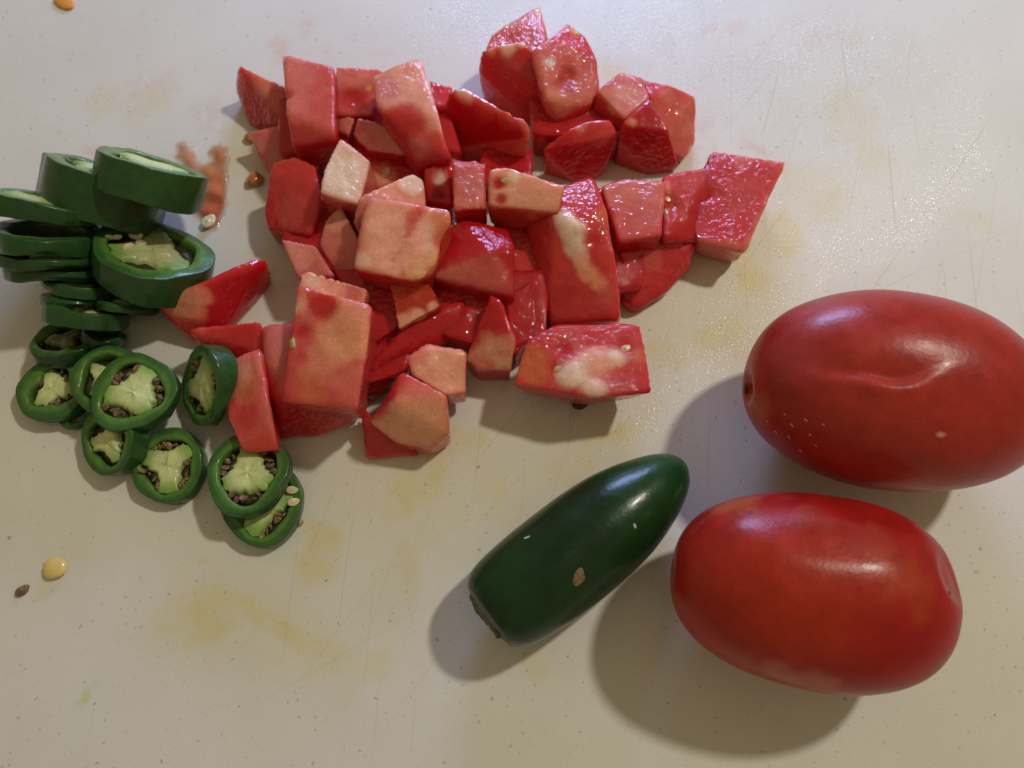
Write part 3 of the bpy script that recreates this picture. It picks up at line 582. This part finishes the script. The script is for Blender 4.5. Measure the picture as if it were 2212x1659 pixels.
# ------------------------------------------------------------------ diced tomato
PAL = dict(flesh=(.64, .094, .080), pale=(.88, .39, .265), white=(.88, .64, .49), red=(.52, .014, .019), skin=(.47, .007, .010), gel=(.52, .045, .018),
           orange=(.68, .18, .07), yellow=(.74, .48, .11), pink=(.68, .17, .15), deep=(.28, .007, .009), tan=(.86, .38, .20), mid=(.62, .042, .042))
def chunk(label, pts, base=0., faces=(), spots=(), seeds=(), inset=.93, dflt='mid', seed=None, sub=5, p=38, rough=1., fringe=(), glit=.25):
    """pts: corners seen in the photograph with their height in cm; the hidden underside closes on level base.
    faces: (x, y, kind) colours the flat cut face found there; spots: (x, y, r cm, kind, amount, dent cm)"""
    seed = seed or (sum(int(a) for a in pts[0])*7+len(pts)) % 9973
    T = np.array([P(a, b, h) for a, b, h in pts]); c0 = T.mean(0)
    Bt = T.copy(); Bt[:, 2] = base; Bt[:, :2] = c0[:2]+(Bt[:, :2]-c0[:2])*inset
    A = np.concatenate([T, Bt]); bm = bmesh.new()
    for v in A: bm.verts.new(v)
    r = bmesh.ops.convex_hull(bm, input=bm.verts); bm.normal_update()
    nl = [(np.array(f.normal), f.calc_area(), np.array(f.calc_center_median())) for f in bm.faces]; hv = np.array([v.co[:] for v in bm.verts if v.link_faces]); bm.free()
    ctr = (hv.max(0)+hv.min(0))/2*.5+hv.mean(0)*.5
    for i, (n, a, m) in enumerate(nl):
        if n@(m-ctr) < 0: nl[i] = (-n, a, m)
    nl.sort(key=lambda q: -q[1]); G = []
    for n, a, m in nl:                      # merge nearly coplanar hull faces
        if a < 1e-4: continue
        for g in G:
            if n@g[0] > .975 and abs((m-g[2])@g[0]) < .14: g[0] = g[0]*g[1]+n*a; g[1] += a; g[0] /= np.linalg.norm(g[0]); g[3].append((a, m)); break
        else: G.append([n, a, m, [(a, m)]])
    Nn = np.array([g[0] for g in G]); dd = np.array([max(.06, sum(a*((m-ctr)@g[0]) for a, m in g[3])/sum(a for a, m in g[3])) for g in G])
    D, F = ico(sub); ext = (hv.max(0)-hv.min(0))/2; S = D*np.maximum(ext, .25); S /= np.linalg.norm(S, axis=1)[:, None]
    q = np.clip((S@Nn.T)/dd, 0, None); qp = q**p; ssum = qp.sum(1); rad = ssum**(-1./p)
    W = ctr+S*rad[:, None]; wt = qp/ssum[:, None]
    nrm = wt@Nn; nrm /= np.linalg.norm(nrm, axis=1)[:, None]
    rs = np.random.default_rng(seed); az = rs.uniform(0, 6.28); sdv = np.array([math.cos(az), math.sin(az), -.5]); sdv /= np.linalg.norm(sdv)
    kind = [dflt]*len(G); gl = [glit]*len(G)
    def hit(x, y):
        d = ray(x, y); d = d/np.linalg.norm(d); qv = W-CAM; s = qv@d; dist = np.linalg.norm(qv-s[:, None]*d, axis=1)
        dist = dist+np.where(nrm@d < 0, 0, 9); i = np.argsort(dist)[:5]; return W[i].mean(0), i[0]
    for (x, y, k) in faces:
        g = k.endswith('*'); k = k.rstrip('*'); _, i = hit(x, y); j = wt[i].argmax()
        for t in range(len(G)):
            if Nn[t]@Nn[j] > .93: kind[t] = k; gl[t] = 1. if g else (0. if k == 'skin' else glit)
    cand = [t for t in range(len(G)) if abs(Nn[t][2]) < .75 and kind[t] == dflt]
    if cand and seed % 3: t = max(cand, key=lambda t: Nn[t]@sdv); kind[t] = 'skin'; gl[t] = 0.
    pal = np.array([PAL[k] for k in kind])
    wc = qp**.45; wc /= wc.sum(1)[:, None]
    col = wc@pal; gla = wt@np.array(gl)
    # natural blotches of the flesh
    nA, nB = Noise(seed, 2.6), Noise(seed+1, 5.5)
    f = (sstep(-.3, 1.5, nA(W))*.10)[:, None]*(1-.8*(np.abs(col-np.array(PAL['skin'])).sum(1) < .12))[:, None]; col = col*(1-f)+np.array(PAL['red'])*f
    f = (sstep(-.6, 1.6, nB(W))*.14)[:, None]*(col[:, 1:2] > .06); col = col*(1-f)+np.array(PAL['flesh'])*f
    # redder towards the side that carried the skin, fibres running across
    t = (W-ctr)@sdv/np.abs((hv-ctr)@sdv).max()+Noise(seed+12, 3.)(W)*.10
    f = (sstep(.3, 1.0, t)*.6)[:, None]; col = col*(1-f)+np.array(PAL['red'])*f
    f = (sstep(.1, -.9, t)*.28)[:, None]*(col[:, 1:2] > .05); col = col*(1-f)+np.array(PAL['pale'])*f
    fib = Noise(seed+13, 12.)(W-np.outer(W@sdv, sdv)*.85)
    f = (sstep(.2, 1.5, fib)*.16)[:, None]*(col[:, 1:2] > .05); col = col*(1-f)+np.array(PAL['pale'])*f
    wob = Noise(seed+2, 3.5)(W)*.26+Noise(seed+3, 9.)(W)*.13+Noise(seed+8, 24.)(W)*.05
    flat = (wc.max(1))
    W += nrm*((Noise(seed+4, 2.4)(W)*.030+Noise(seed+5, 6.)(W)*.012+Noise(seed+6, 14.)(W)*.006+Noise(seed+7, 30.)(W)*.003)*rough)[:, None]
    for sp in spots:
        x, y, r, k, amt = sp[:5]; dent = sp[5] if len(sp) > 5 else 0.
        g = k.endswith('*'); k = k.rstrip('*')
        pos, _ = hit(x, y); ds = np.linalg.norm(W-pos, axis=1)*(1+wob)
        m = 1-sstep(.45*r, 1.05*r, ds); mm = (amt*m)[:, None]; col = col*(1-mm)+np.array(PAL[k])*mm
        if g: gla = np.maximum(gla, m)
        if dent: W -= nrm*(dent*np.exp(-(ds/(.62*r))**2))[:, None]
    W[:, 2] = np.maximum(W[:, 2], .004)
    col = np.clip(col, .004, .9); org = np.array([ctr[0], ctr[1], max(0., base)])
    root = mesh_obj('tomato_piece', W, F, M['flesh'], None, org, col=col, attrs=dict(glit=np.clip(gla, 0, 1)))
    tag(root, label, 'tomato piece', 'diced tomato pieces in the heap')
    for i, (x, y, s) in enumerate(seeds):
        pos, j = hit(x, y); zq = Vector(nrm[j]).to_track_quat('Z', 'X').to_euler(); o = put_seed(root, 'seed_tom', pos-nrm[j]*.01-org, zq, s*.8)
        o.rotation_euler.rotate_axis('Z', x*.37)
    return root
C = chunk
# --- under layer, seen dark between the others
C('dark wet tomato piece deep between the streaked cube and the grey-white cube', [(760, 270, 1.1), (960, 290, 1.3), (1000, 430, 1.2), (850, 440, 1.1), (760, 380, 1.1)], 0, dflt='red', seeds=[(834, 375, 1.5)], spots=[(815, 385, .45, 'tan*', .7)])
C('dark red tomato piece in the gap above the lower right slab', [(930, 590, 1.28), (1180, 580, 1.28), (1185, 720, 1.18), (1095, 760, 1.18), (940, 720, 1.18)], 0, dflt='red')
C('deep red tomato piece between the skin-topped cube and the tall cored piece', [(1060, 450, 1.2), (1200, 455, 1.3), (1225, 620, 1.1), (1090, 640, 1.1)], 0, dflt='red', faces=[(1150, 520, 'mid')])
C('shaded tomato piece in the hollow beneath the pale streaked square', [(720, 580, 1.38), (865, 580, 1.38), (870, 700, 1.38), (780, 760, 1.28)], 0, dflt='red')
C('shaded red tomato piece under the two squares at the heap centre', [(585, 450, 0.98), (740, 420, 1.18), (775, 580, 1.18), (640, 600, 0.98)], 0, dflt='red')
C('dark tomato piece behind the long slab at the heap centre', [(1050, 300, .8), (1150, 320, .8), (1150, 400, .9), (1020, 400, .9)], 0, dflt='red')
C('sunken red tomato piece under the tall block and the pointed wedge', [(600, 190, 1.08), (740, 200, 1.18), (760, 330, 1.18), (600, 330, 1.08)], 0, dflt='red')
C('sunken red tomato piece under the cube with the coloured-in sheen', [(790, 170, 1.28), (960, 200, 1.28), (1000, 330, 1.28), (800, 320, 1.28)], 0, dflt='red')
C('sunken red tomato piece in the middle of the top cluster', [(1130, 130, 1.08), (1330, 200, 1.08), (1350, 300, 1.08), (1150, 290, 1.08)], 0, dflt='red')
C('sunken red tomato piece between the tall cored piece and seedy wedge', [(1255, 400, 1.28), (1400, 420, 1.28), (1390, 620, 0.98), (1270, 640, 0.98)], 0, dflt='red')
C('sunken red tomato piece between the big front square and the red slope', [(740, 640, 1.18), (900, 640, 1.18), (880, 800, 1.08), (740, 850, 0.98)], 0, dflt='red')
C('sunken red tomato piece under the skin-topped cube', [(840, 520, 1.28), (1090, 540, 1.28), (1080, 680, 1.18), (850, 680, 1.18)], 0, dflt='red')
# --- upper left
C('pointed tomato wedge at the upper left corner of the heap', [(512, 138, 1.3), (560, 160, 1.3), (620, 188, 1.2), (622, 262, .9), (600, 272, .6), (535, 262, .2), (508, 190, .6)], 0, faces=[(570, 200, 'flesh'), (518, 230, 'skin')], spots=[(565, 190, .35, 'pale', .4), (610, 245, .3, 'gel*', .7, .05)])
C('flattened tomato scrap below the pointed wedge at the left', [(533, 285, .8), (600, 272, 1.0), (700, 325, 1.0), (690, 365, .8), (592, 392, .4), (560, 345, .3)], 0, faces=[(600, 320, 'pink')], spots=[(540, 295, .16, 'yellow', .8), (575, 390, .2, 'gel', .6)], seeds=[(542, 296, .8)])
C('tall tomato block with a dented side, top left of the heap', [(615, 122, 1.9), (722, 138, 2.1), (727, 300, 2.1), (715, 320, 1.7), (632, 316, 1.7), (617, 240, 2.1), (622, 180, 2.0)], .3, faces=[(675, 230, 'flesh'), (680, 310, 'red')], spots=[(612, 205, .28, 'red', .6, .14), (660, 160, .4, 'pink', .6), (690, 260, .5, 'flesh', .5)])
C('red tomato piece with a yellow fleck behind the streaked cube', [(722, 138, 1.8), (828, 152, 1.7), (812, 190, 1.7), (805, 252, 1.5), (725, 252, 1.5)], .2, faces=[(765, 190, 'flesh')], spots=[(765, 215, .55, 'red', .9, .06), (795, 190, .11, 'yellow', .7), (760, 150, .4, 'pink', .7)])
C('small pale tomato scrap under the tall block', [(726, 238, 1.5), (768, 255, 1.5), (752, 292, 1.4), (726, 285, 1.3)], .4, dflt='pink', sub=4)
C('thin pink tomato flap beneath the cube with the coloured-in sheen', [(770, 252, 1.7), (845, 270, 1.8), (878, 335, 1.6), (792, 324, 1.5), (762, 290, 1.5)], .5, dflt='red', faces=[(815, 295, 'pink*')], spots=[(780, 300, .3, 'pale', .4)])
C('small red tomato scrap behind the cube with the coloured-in sheen', [(925, 168, 1.5), (978, 185, 1.5), (970, 235, 1.5), (935, 230, 1.5)], .3, dflt='mid', sub=4)
C('long tomato cube with a purple sheen coloured in as pink, yellow at its tip', [(805, 165, 2.4), (875, 132, 2.4), (905, 127, 2.3), (930, 180, 2.5), (962, 285, 2.5), (973, 342, 2.3), (945, 348, 2.0), (900, 365, 1.7), (878, 300, 2.3), (808, 222, 2.5)], .5, faces=[(850, 200, 'pink*'), (870, 250, 'red'), (945, 260, 'pale')], spots=[(870, 255, .55, 'red', .9), (835, 195, .45, 'pink*', .9), (885, 145, .25, 'orange', .6), (890, 130, .12, 'yellow', .9), (930, 235, .2, 'pale', .5), (945, 270, .2, 'pale', .5), (905, 325, .33, 'pink*', .8)])  # pink patches paint the purple sheen into the flesh colour
C('small tomato piece with a pale ridge beside the long slab', [(915, 360, 1.9), (975, 350, 2.0), (978, 445, 1.6), (918, 435, 1.6)], .5, dflt='red', spots=[(950, 385, .22, 'white*', .9), (935, 375, .2, 'gel*', .6), (945, 425, .3, 'deep', .8, .1)], sub=4)
C('skin-faced tomato wedge with a pale upper edge, left of the top cluster', [(968, 195, 1.9), (1000, 188, 2.0), (1140, 262, 2.0), (1147, 290, 1.8), (1120, 362, .4), (1050, 350, .3), (975, 325, .4), (958, 240, 1.3)], 0, faces=[(1050, 290, 'skin')], dflt='flesh', spots=[(1060, 220, .5, 'flesh', .5), (1005, 205, .28, 'white', .8), (1100, 255, .4, 'flesh', .5)])
# --- top cluster
C('topmost tomato piece of the heap with a frayed yellow skin edge', [(1060, 75, 1.4), (1130, 32, 1.4), (1168, 14, 1.3), (1182, 95, 1.7), (1160, 132, 1.7), (1048, 108, 1.5)], 0, faces=[(1115, 75, 'flesh')], spots=[(1168, 22, .16, 'yellow', .9), (1090, 52, .14, 'yellow', .7), (1100, 85, .35, 'red', .5, .05)])
C('rounded tomato piece in front of the topmost one', [(1040, 105, 1.9), (1125, 86, 2.1), (1152, 106, 2.1), (1168, 190, 1.4), (1205, 268, .2), (1150, 272, .15), (1062, 212, .4), (1036, 150, 1.3)], 0, faces=[(1110, 190, 'mid')], spots=[(1100, 105, .3, 'white', .8), (1125, 95, .2, 'white', .7), (1060, 108, .2, 'pale', .7), (1100, 150, .4, 'flesh', .5)])
C('tomato piece with a curled hollow and pale knob, top cluster', [(1145, 112, 2.2), (1185, 80, 2.2), (1225, 45, 1.8), (1265, 75, 1.7), (1292, 120, 1.7), (1299, 185, 1.5), (1275, 225, 1.4), (1205, 265, 1.1), (1178, 215, 1.7)], 0, faces=[(1240, 160, 'flesh*'), (1230, 225, 'mid')], spots=[(1228, 160, .40, 'red', .55, .13), (1215, 180, .35, 'red', .5, .08), (1188, 132, .22, 'white', .9), (1165, 150, .3, 'pink', .6), (1245, 52, .14, 'yellow', .7), (1200, 215, .35, 'pale', .4)])
C('pale-topped tomato cube right of the curled piece', [(1288, 190, 1.7), (1340, 155, 1.6), (1390, 165, 1.6), (1404, 210, 1.6), (1347, 262, 1.5), (1278, 230, 1.2)], 0, faces=[(1345, 210, 'pink')], spots=[(1345, 195, .4, 'pale', .55), (1325, 235, .3, 'pale', .5)])
C('pale-sided tomato wedge at the right end of the top cluster', [(1385, 170, 1.4), (1460, 186, 1.3), (1500, 205, 1.0), (1503, 300, .4), (1475, 350, .2), (1430, 310, 1.0), (1402, 214, 1.5)], 0, dflt='mid', faces=[(1460, 240, 'flesh')], spots=[(1440, 205, .4, 'pink', .8), (1480, 240, .3, 'pink', .6), (1495, 325, .12, 'yellow', .7)])
C('deep red tomato block with one pale spot, right of the nugget', [(1345, 262, 1.7), (1404, 214, 1.8), (1446, 290, 1.4), (1467, 362, .2), (1400, 376, .1), (1336, 305, 1.1)], 0, dflt='red', faces=[(1395, 300, 'red')], spots=[(1365, 264, .18, 'pale', .8), (1420, 330, .35, 'mid', .6)])
C('red tomato nugget with a pink glint coloured into its upper edge', [(1172, 322, 1.2), (1230, 278, 1.5), (1265, 262, 1.5), (1318, 257, 1.5), (1335, 292, 1.3), (1302, 372, .2), (1240, 392, .1), (1174, 352, .5)], 0, dflt='mid', faces=[(1230, 340, 'red')], spots=[(1300, 300, .3, 'flesh', .7), (1255, 272, .25, 'pink*', .7), (1210, 300, .5, 'skin', .6)])  # pink spot at the top paints a purple highlight into the flesh
# --- right
C('pink-faced tomato block beside the seedy gel, right of centre', [(1298, 402, 1.6), (1345, 386, 1.6), (1440, 392, 1.7), (1432, 510, 1.8), (1338, 524, 1.7)], 0, dflt='red', faces=[(1380, 450, 'flesh')], spots=[(1400, 440, .55, 'pink', .7), (1390, 480, .4, 'pink', .5), (1318, 470, .32, 'red', .8)])
C('wet tomato piece with seedy gel between the pink block and outlying square', [(1432, 378, 1.4), (1540, 357, 1.2), (1550, 420, 1.0), (1506, 522, .9), (1432, 515, 1.4)], 0, dflt='red', faces=[(1480, 440, 'mid*')], spots=[(1455, 440, .42, 'gel*', .9, .14), (1440, 405, .16, 'pale', .6), (1500, 390, .4, 'mid', .6)], seeds=[(1440, 462, 1.1), (1442, 430, 1.0)])
C('red tomato wedge with rounded skin below the seedy gel', [(1342, 540, 1.2), (1432, 512, 1.2), (1506, 520, .9), (1490, 582, .4), (1440, 630, .3), (1370, 667, .3), (1346, 648, .5)], 0, dflt='skin', faces=[(1420, 570, 'mid')], spots=[(1415, 590, .5, 'mid', .7), (1400, 560, .25, 'pink', .35)])
C('tomato square apart at the right tip of the heap', [(1540, 325, 1.2), (1697, 355, 1.2), (1665, 432, 1.3), (1608, 543, 1.1), (1505, 526, 1.0), (1484, 440, 1.1)], .05, inset=.84, faces=[(1600, 440, 'mid*')], dflt='pink', spots=[(1525, 420, .25, 'red', .5, .14), (1590, 420, .6, 'mid', .6), (1600, 350, .3, 'pink', .5)])
C('tall tomato piece with a large white core, right of centre', [(1210, 405, 1.9), (1280, 380, 1.8), (1305, 432, 2.0), (1336, 540, 1.9), (1338, 690, 1.2), (1190, 700, .9), (1165, 600, 1.2), (1140, 480, 1.5), (1190, 455, 2.2), (1270, 500, 2.2)], 0, faces=[(1290, 560, 'mid')], spots=[(1240, 420, .45, 'flesh', .8), (1212, 475, .30, 'white', .9, -.04), (1232, 500, .34, 'white', .95, -.05), (1240, 535, .32, 'white', .9, -.04), (1255, 562, .22, 'pale', .8), (1290, 520, .26, 'red', .9, .10), (1270, 590, .28, 'tan', .7), (1295, 615, .3, 'tan', .6), (1310, 640, .4, 'flesh', .7), (1220, 640, .45, 'red', .7), (1310, 470, .3, 'orange', .5)])
# --- centre
C('pink glistening tomato cube left of the banded slab, heap centre', [(975, 340, 2.6), (1050, 350, 2.4), (1052, 450, 2.2), (978, 456, 2.35)], 1.2, dflt='red', faces=[(1015, 400, 'flesh*')], spots=[(1018, 400, .45, 'pink*', .7)], sub=4)
C('long tomato slab with a red hollow and white sliver, heap centre', [(1056, 362, 2.6), (1100, 358, 2.6), (1218, 402, 2.5), (1207, 458, 2.3), (1180, 475, 2.0), (1054, 446, 2.2)], 1.3, dflt='gel', faces=[(1150, 420, 'pale*')], spots=[(1075, 395, .30, 'red', 1., .06), (1080, 430, .26, 'red', .95, .03), (1108, 378, .17, 'white*', .9), (1098, 392, .10, 'yellow', .7), (1165, 430, .45, 'pale*', .4), (1150, 468, .2, 'orange', .6)], seeds=[(1092, 390, 1.)])
C('grey-white glistening tomato cube at the left of the heap centre', [(735, 300, 2.3), (800, 345, 2.1), (778, 445, 1.9), (690, 418, 2.2), (700, 360, 2.35)], .6, faces=[(745, 370, 'white*')], dflt='flesh', spots=[(745, 375, .7, 'white*', .8)])
C('rounded salmon tomato piece at the left edge below the tall block', [(590, 348, 1.5), (640, 335, 1.6), (682, 355, 1.7), (693, 430, 1.6), (672, 512, 1.1), (575, 494, .9), (567, 455, 1.0)], 0, faces=[(630, 430, 'mid')], spots=[(625, 450, .5, 'flesh', .6), (660, 360, .3, 'mid', .5)])
C('glassy white tomato wedge tucked behind the pale streaked square', [(775, 425, 2.3), (890, 373, 2.1), (915, 388, 2.0), (922, 448, 1.9), (800, 452, 2.15), (762, 482, 1.9)], .8, dflt='pink', faces=[(860, 415, 'pale*')], spots=[(890, 400, .35, 'white*', .9), (800, 430, .3, 'pink', .6)])
C('seedy pink tomato piece between rounded piece and pale streaked square', [(700, 475, 1.4), (735, 440, 1.5), (778, 520, 1.5), (772, 602, 1.2), (735, 606, 1.1), (690, 530, 1.2)], .3, dflt='red', faces=[(740, 530, 'pink')], spots=[(725, 480, .3, 'pale', .5)], seeds=[(712, 468, 1.)])
C('pink tomato scrap below the rounded salmon piece', [(608, 518, 1.3), (680, 530, 1.5), (724, 598, 1.5), (640, 602, 1.4)], .2, dflt='red', faces=[(670, 565, 'pink*')], spots=[(650, 560, .3, 'pale', .4)])
C('pale streaked tomato square on top of the heap centre, yellow at its corner', [(795, 423, 2.6), (975, 452, 2.7), (977, 488, 2.6), (943, 530, 2.6), (928, 592, 2.4), (890, 610, 2.3), (762, 580, 2.3), (778, 500, 2.5)], 1.4, dflt='mid', faces=[(850, 510, 'pale')], spots=[(908, 452, .15, 'mid', .6), (898, 468, .16, 'mid', .75), (888, 488, .15, 'mid', .65), (880, 508, .13, 'flesh', .7), (862, 545, .10, 'mid', .5), (850, 560, .10, 'mid', .5), (935, 500, .20, 'white', .6), (925, 540, .18, 'white', .55), (912, 570, .18, 'white', .5), (965, 520, .42, 'gel', .85, .12), (935, 560, .25, 'tan', .8), (900, 596, .20, 'yellow', .6, -.03), (868, 592, .12, 'mid', .6, .06), (925, 585, .12, 'mid', .6, .06), (900, 560, .4, 'tan', .6), (810, 490, .4, 'pale', .6), (785, 560, .3, 'white', .5), (950, 480, .3, 'orange', .6)])
C('bright red skin-topped tomato cube with a glistening lower face', [(945, 505, 1.8), (1000, 478, 1.9), (1100, 492, 1.9), (1117, 530, 2.1), (1111, 643, 1.7), (935, 600, 1.85), (1055, 542, 2.35)], .3, dflt='skin', faces=[(1000, 520, 'skin'), (1060, 595, 'flesh*')], spots=[(1060, 600, .55, 'flesh*', .7)])
C('thin cream tomato strip above the big front square', [(650, 582, 1.9), (700, 592, 2.0), (793, 625, 2.0), (786, 668, 1.9), (640, 625, 1.9)], .8, dflt='flesh', faces=[(710, 605, 'pale*')], spots=[(680, 600, .3, 'white', .6), (765, 635, .35, 'pink', .9)])
C('big front tomato square with a red corner blotch and pale flesh', [(640, 610, 2.4), (700, 630, 2.5), (798, 658, 2.5), (791, 770, 2.4), (768, 884, 2.0), (604, 868, 1.9), (622, 740, 2.2)], .8, dflt='mid', faces=[(720, 760, 'flesh')], spots=[(740, 700, .8, 'tan', .6), (700, 770, .7, 'tan', .45), (690, 660, .42, 'red', .95, .05), (650, 660, .2, 'pale', .9), (650, 715, .28, 'red', .85, .06), (628, 740, .16, 'white', .9), (650, 770, .25, 'mid', .5), (680, 850, .5, 'orange', .45)], seeds=[(626, 738, 1.3)])
C('small tomato piece with shining gel and a pale rind strip', [(842, 612, 1.9), (930, 608, 2.0), (957, 660, 1.8), (862, 712, 1.6), (855, 690, 1.7)], 1.0, dflt='gel', faces=[(890, 650, 'gel*')], spots=[(905, 685, .26, 'pale*', .95), (935, 662, .22, 'pale*', .95), (875, 695, .2, 'pale*', .9), (885, 640, .3, 'gel', .7, -.06)], sub=5)
# --- lower left
C('long tomato wedge reaching left to the pepper slices', [(335, 655, 1.0), (430, 612, 1.5), (572, 552, 1.2), (560, 612, .6), (520, 687, .2), (470, 737, .15), (425, 747, .2), (362, 692, .6)], 0, dflt='red', faces=[(420, 660, 'flesh'), (530, 630, 'skin')], spots=[(400, 650, .5, 'tan', .6), (440, 640, .3, 'pale', .5), (500, 610, .6, 'red', .7), (410, 720, .4, 'mid', .6)])
C('skin-topped tomato piece above the narrow tipped pepper slice', [(412, 715, 1.3), (440, 705, 1.4), (562, 698, 1.5), (577, 768, 1.2), (490, 777, .9), (440, 750, .9)], .3, dflt='mid', faces=[(510, 735, 'mid')], spots=[(430, 718, .2, 'flesh', .6), (530, 730, .5, 'red', .5)])
C('lowest tomato piece, its tip over the pepper slice below', [(483, 782, 1.2), (560, 757, 1.5), (577, 850, 1.5), (592, 935, 1.1), (602, 976, 1.05), (525, 979, 1.05), (490, 900, 1.1)], .55, dflt='mid', faces=[(530, 850, 'flesh')], spots=[(525, 800, .5, 'pale', .6), (530, 850, .35, 'orange', .75), (540, 900, .5, 'mid', .8), (560, 960, .4, 'gel', .6)])
C('tomato piece beneath the big front square, red skin towards the viewer', [(565, 702, 1.6), (637, 695, 1.7), (614, 865, 1.5), (768, 884, 1.0), (757, 905, .5), (690, 943, .2), (600, 947, .3), (578, 850, 1.2)], 0, dflt='mid', faces=[(590, 760, 'pink'), (680, 910, 'skin')], spots=[(590, 770, .4, 'pink', .8)])
C('red tomato slope behind the two lower cubes', [(790, 790, 1.2), (880, 700, 1.4), (1000, 640, 1.4), (1008, 700, 1.1), (930, 752, .8), (870, 800, .7), (788, 862, .6)], 0, dflt='red')
C('glistening pale tomato cube low in the heap', [(880, 770, 1.85), (920, 745, 1.8), (1003, 758, 1.5), (1006, 848, 1.25), (962, 854, 1.35), (888, 808, 1.7)], .4, dflt='mid', faces=[(945, 790, 'pale*')], spots=[(950, 795, .5, 'pale*', .6), (900, 765, .25, 'flesh', .6)])
C('blocky tomato cube with a tan cut corner, lowest of the heap centre', [(868, 800, 1.9), (967, 850, 1.9), (969, 935, 1.2), (930, 968, .8), (858, 955, .8), (798, 908, 1.1), (850, 870, 1.9)], .1, dflt='mid', faces=[(910, 870, 'flesh'), (880, 940, 'tan')], spots=[(905, 860, .5, 'pale', .35), (860, 900, .3, 'pale', .6), (900, 930, .4, 'tan', .7), (820, 880, .35, 'mid', .6)])
C('flat red tomato scrap under the blocky cube with the tan corner', [(775, 870, .9), (805, 895, .9), (908, 985, .2), (790, 990, .2)], 0, dflt='mid', sub=4)
C('tomato wedge with a pale triangular face, left of the lower slab', [(1060, 633, 1.8), (1085, 650, 1.8), (1112, 730, 1.6), (1105, 802, 1.0), (1030, 802, .9), (1004, 772, 1.1)], 0, dflt='red', faces=[(1065, 750, 'pale*')], spots=[(1065, 755, .5, 'pale', .6), (1040, 790, .3, 'flesh', .6)], seeds=[(1012, 780, .9)])
C('red tomato piece squeezed between pale triangle and tall cored piece', [(1090, 640, 1.3), (1150, 600, 1.4), (1160, 700, 1.2), (1112, 770, 1.1)], 0, dflt='red')
C('broad lower right tomato slab with a ragged white core', [(1140, 735, 1.6), (1200, 702, 1.6), (1382, 698, 1.5), (1407, 850, 1.4), (1275, 858, 1.6), (1103, 832, 1.4)], .35, inset=.78, dflt='mid', faces=[(1250, 770, 'mid*')], spots=[(1150, 790, .55, 'orange', .65), (1240, 735, .5, 'flesh', .6), (1215, 755, .26, 'red', .9, .08), (1205, 800, .25, 'red', .8, .06), (1290, 780, .55, 'pale', .95, -.08), (1235, 810, .42, 'white', .9, -.08), (1280, 840, .42, 'white', .8, -.06), (1330, 770, .25, 'white', .8, -.05), (1350, 740, .3, 'red', .7, .05), (1365, 800, .25, 'red', .6), (1385, 770, .2, 'orange', .6)], seeds=[(1352, 752, 1.2), (1205, 795, 1.)])
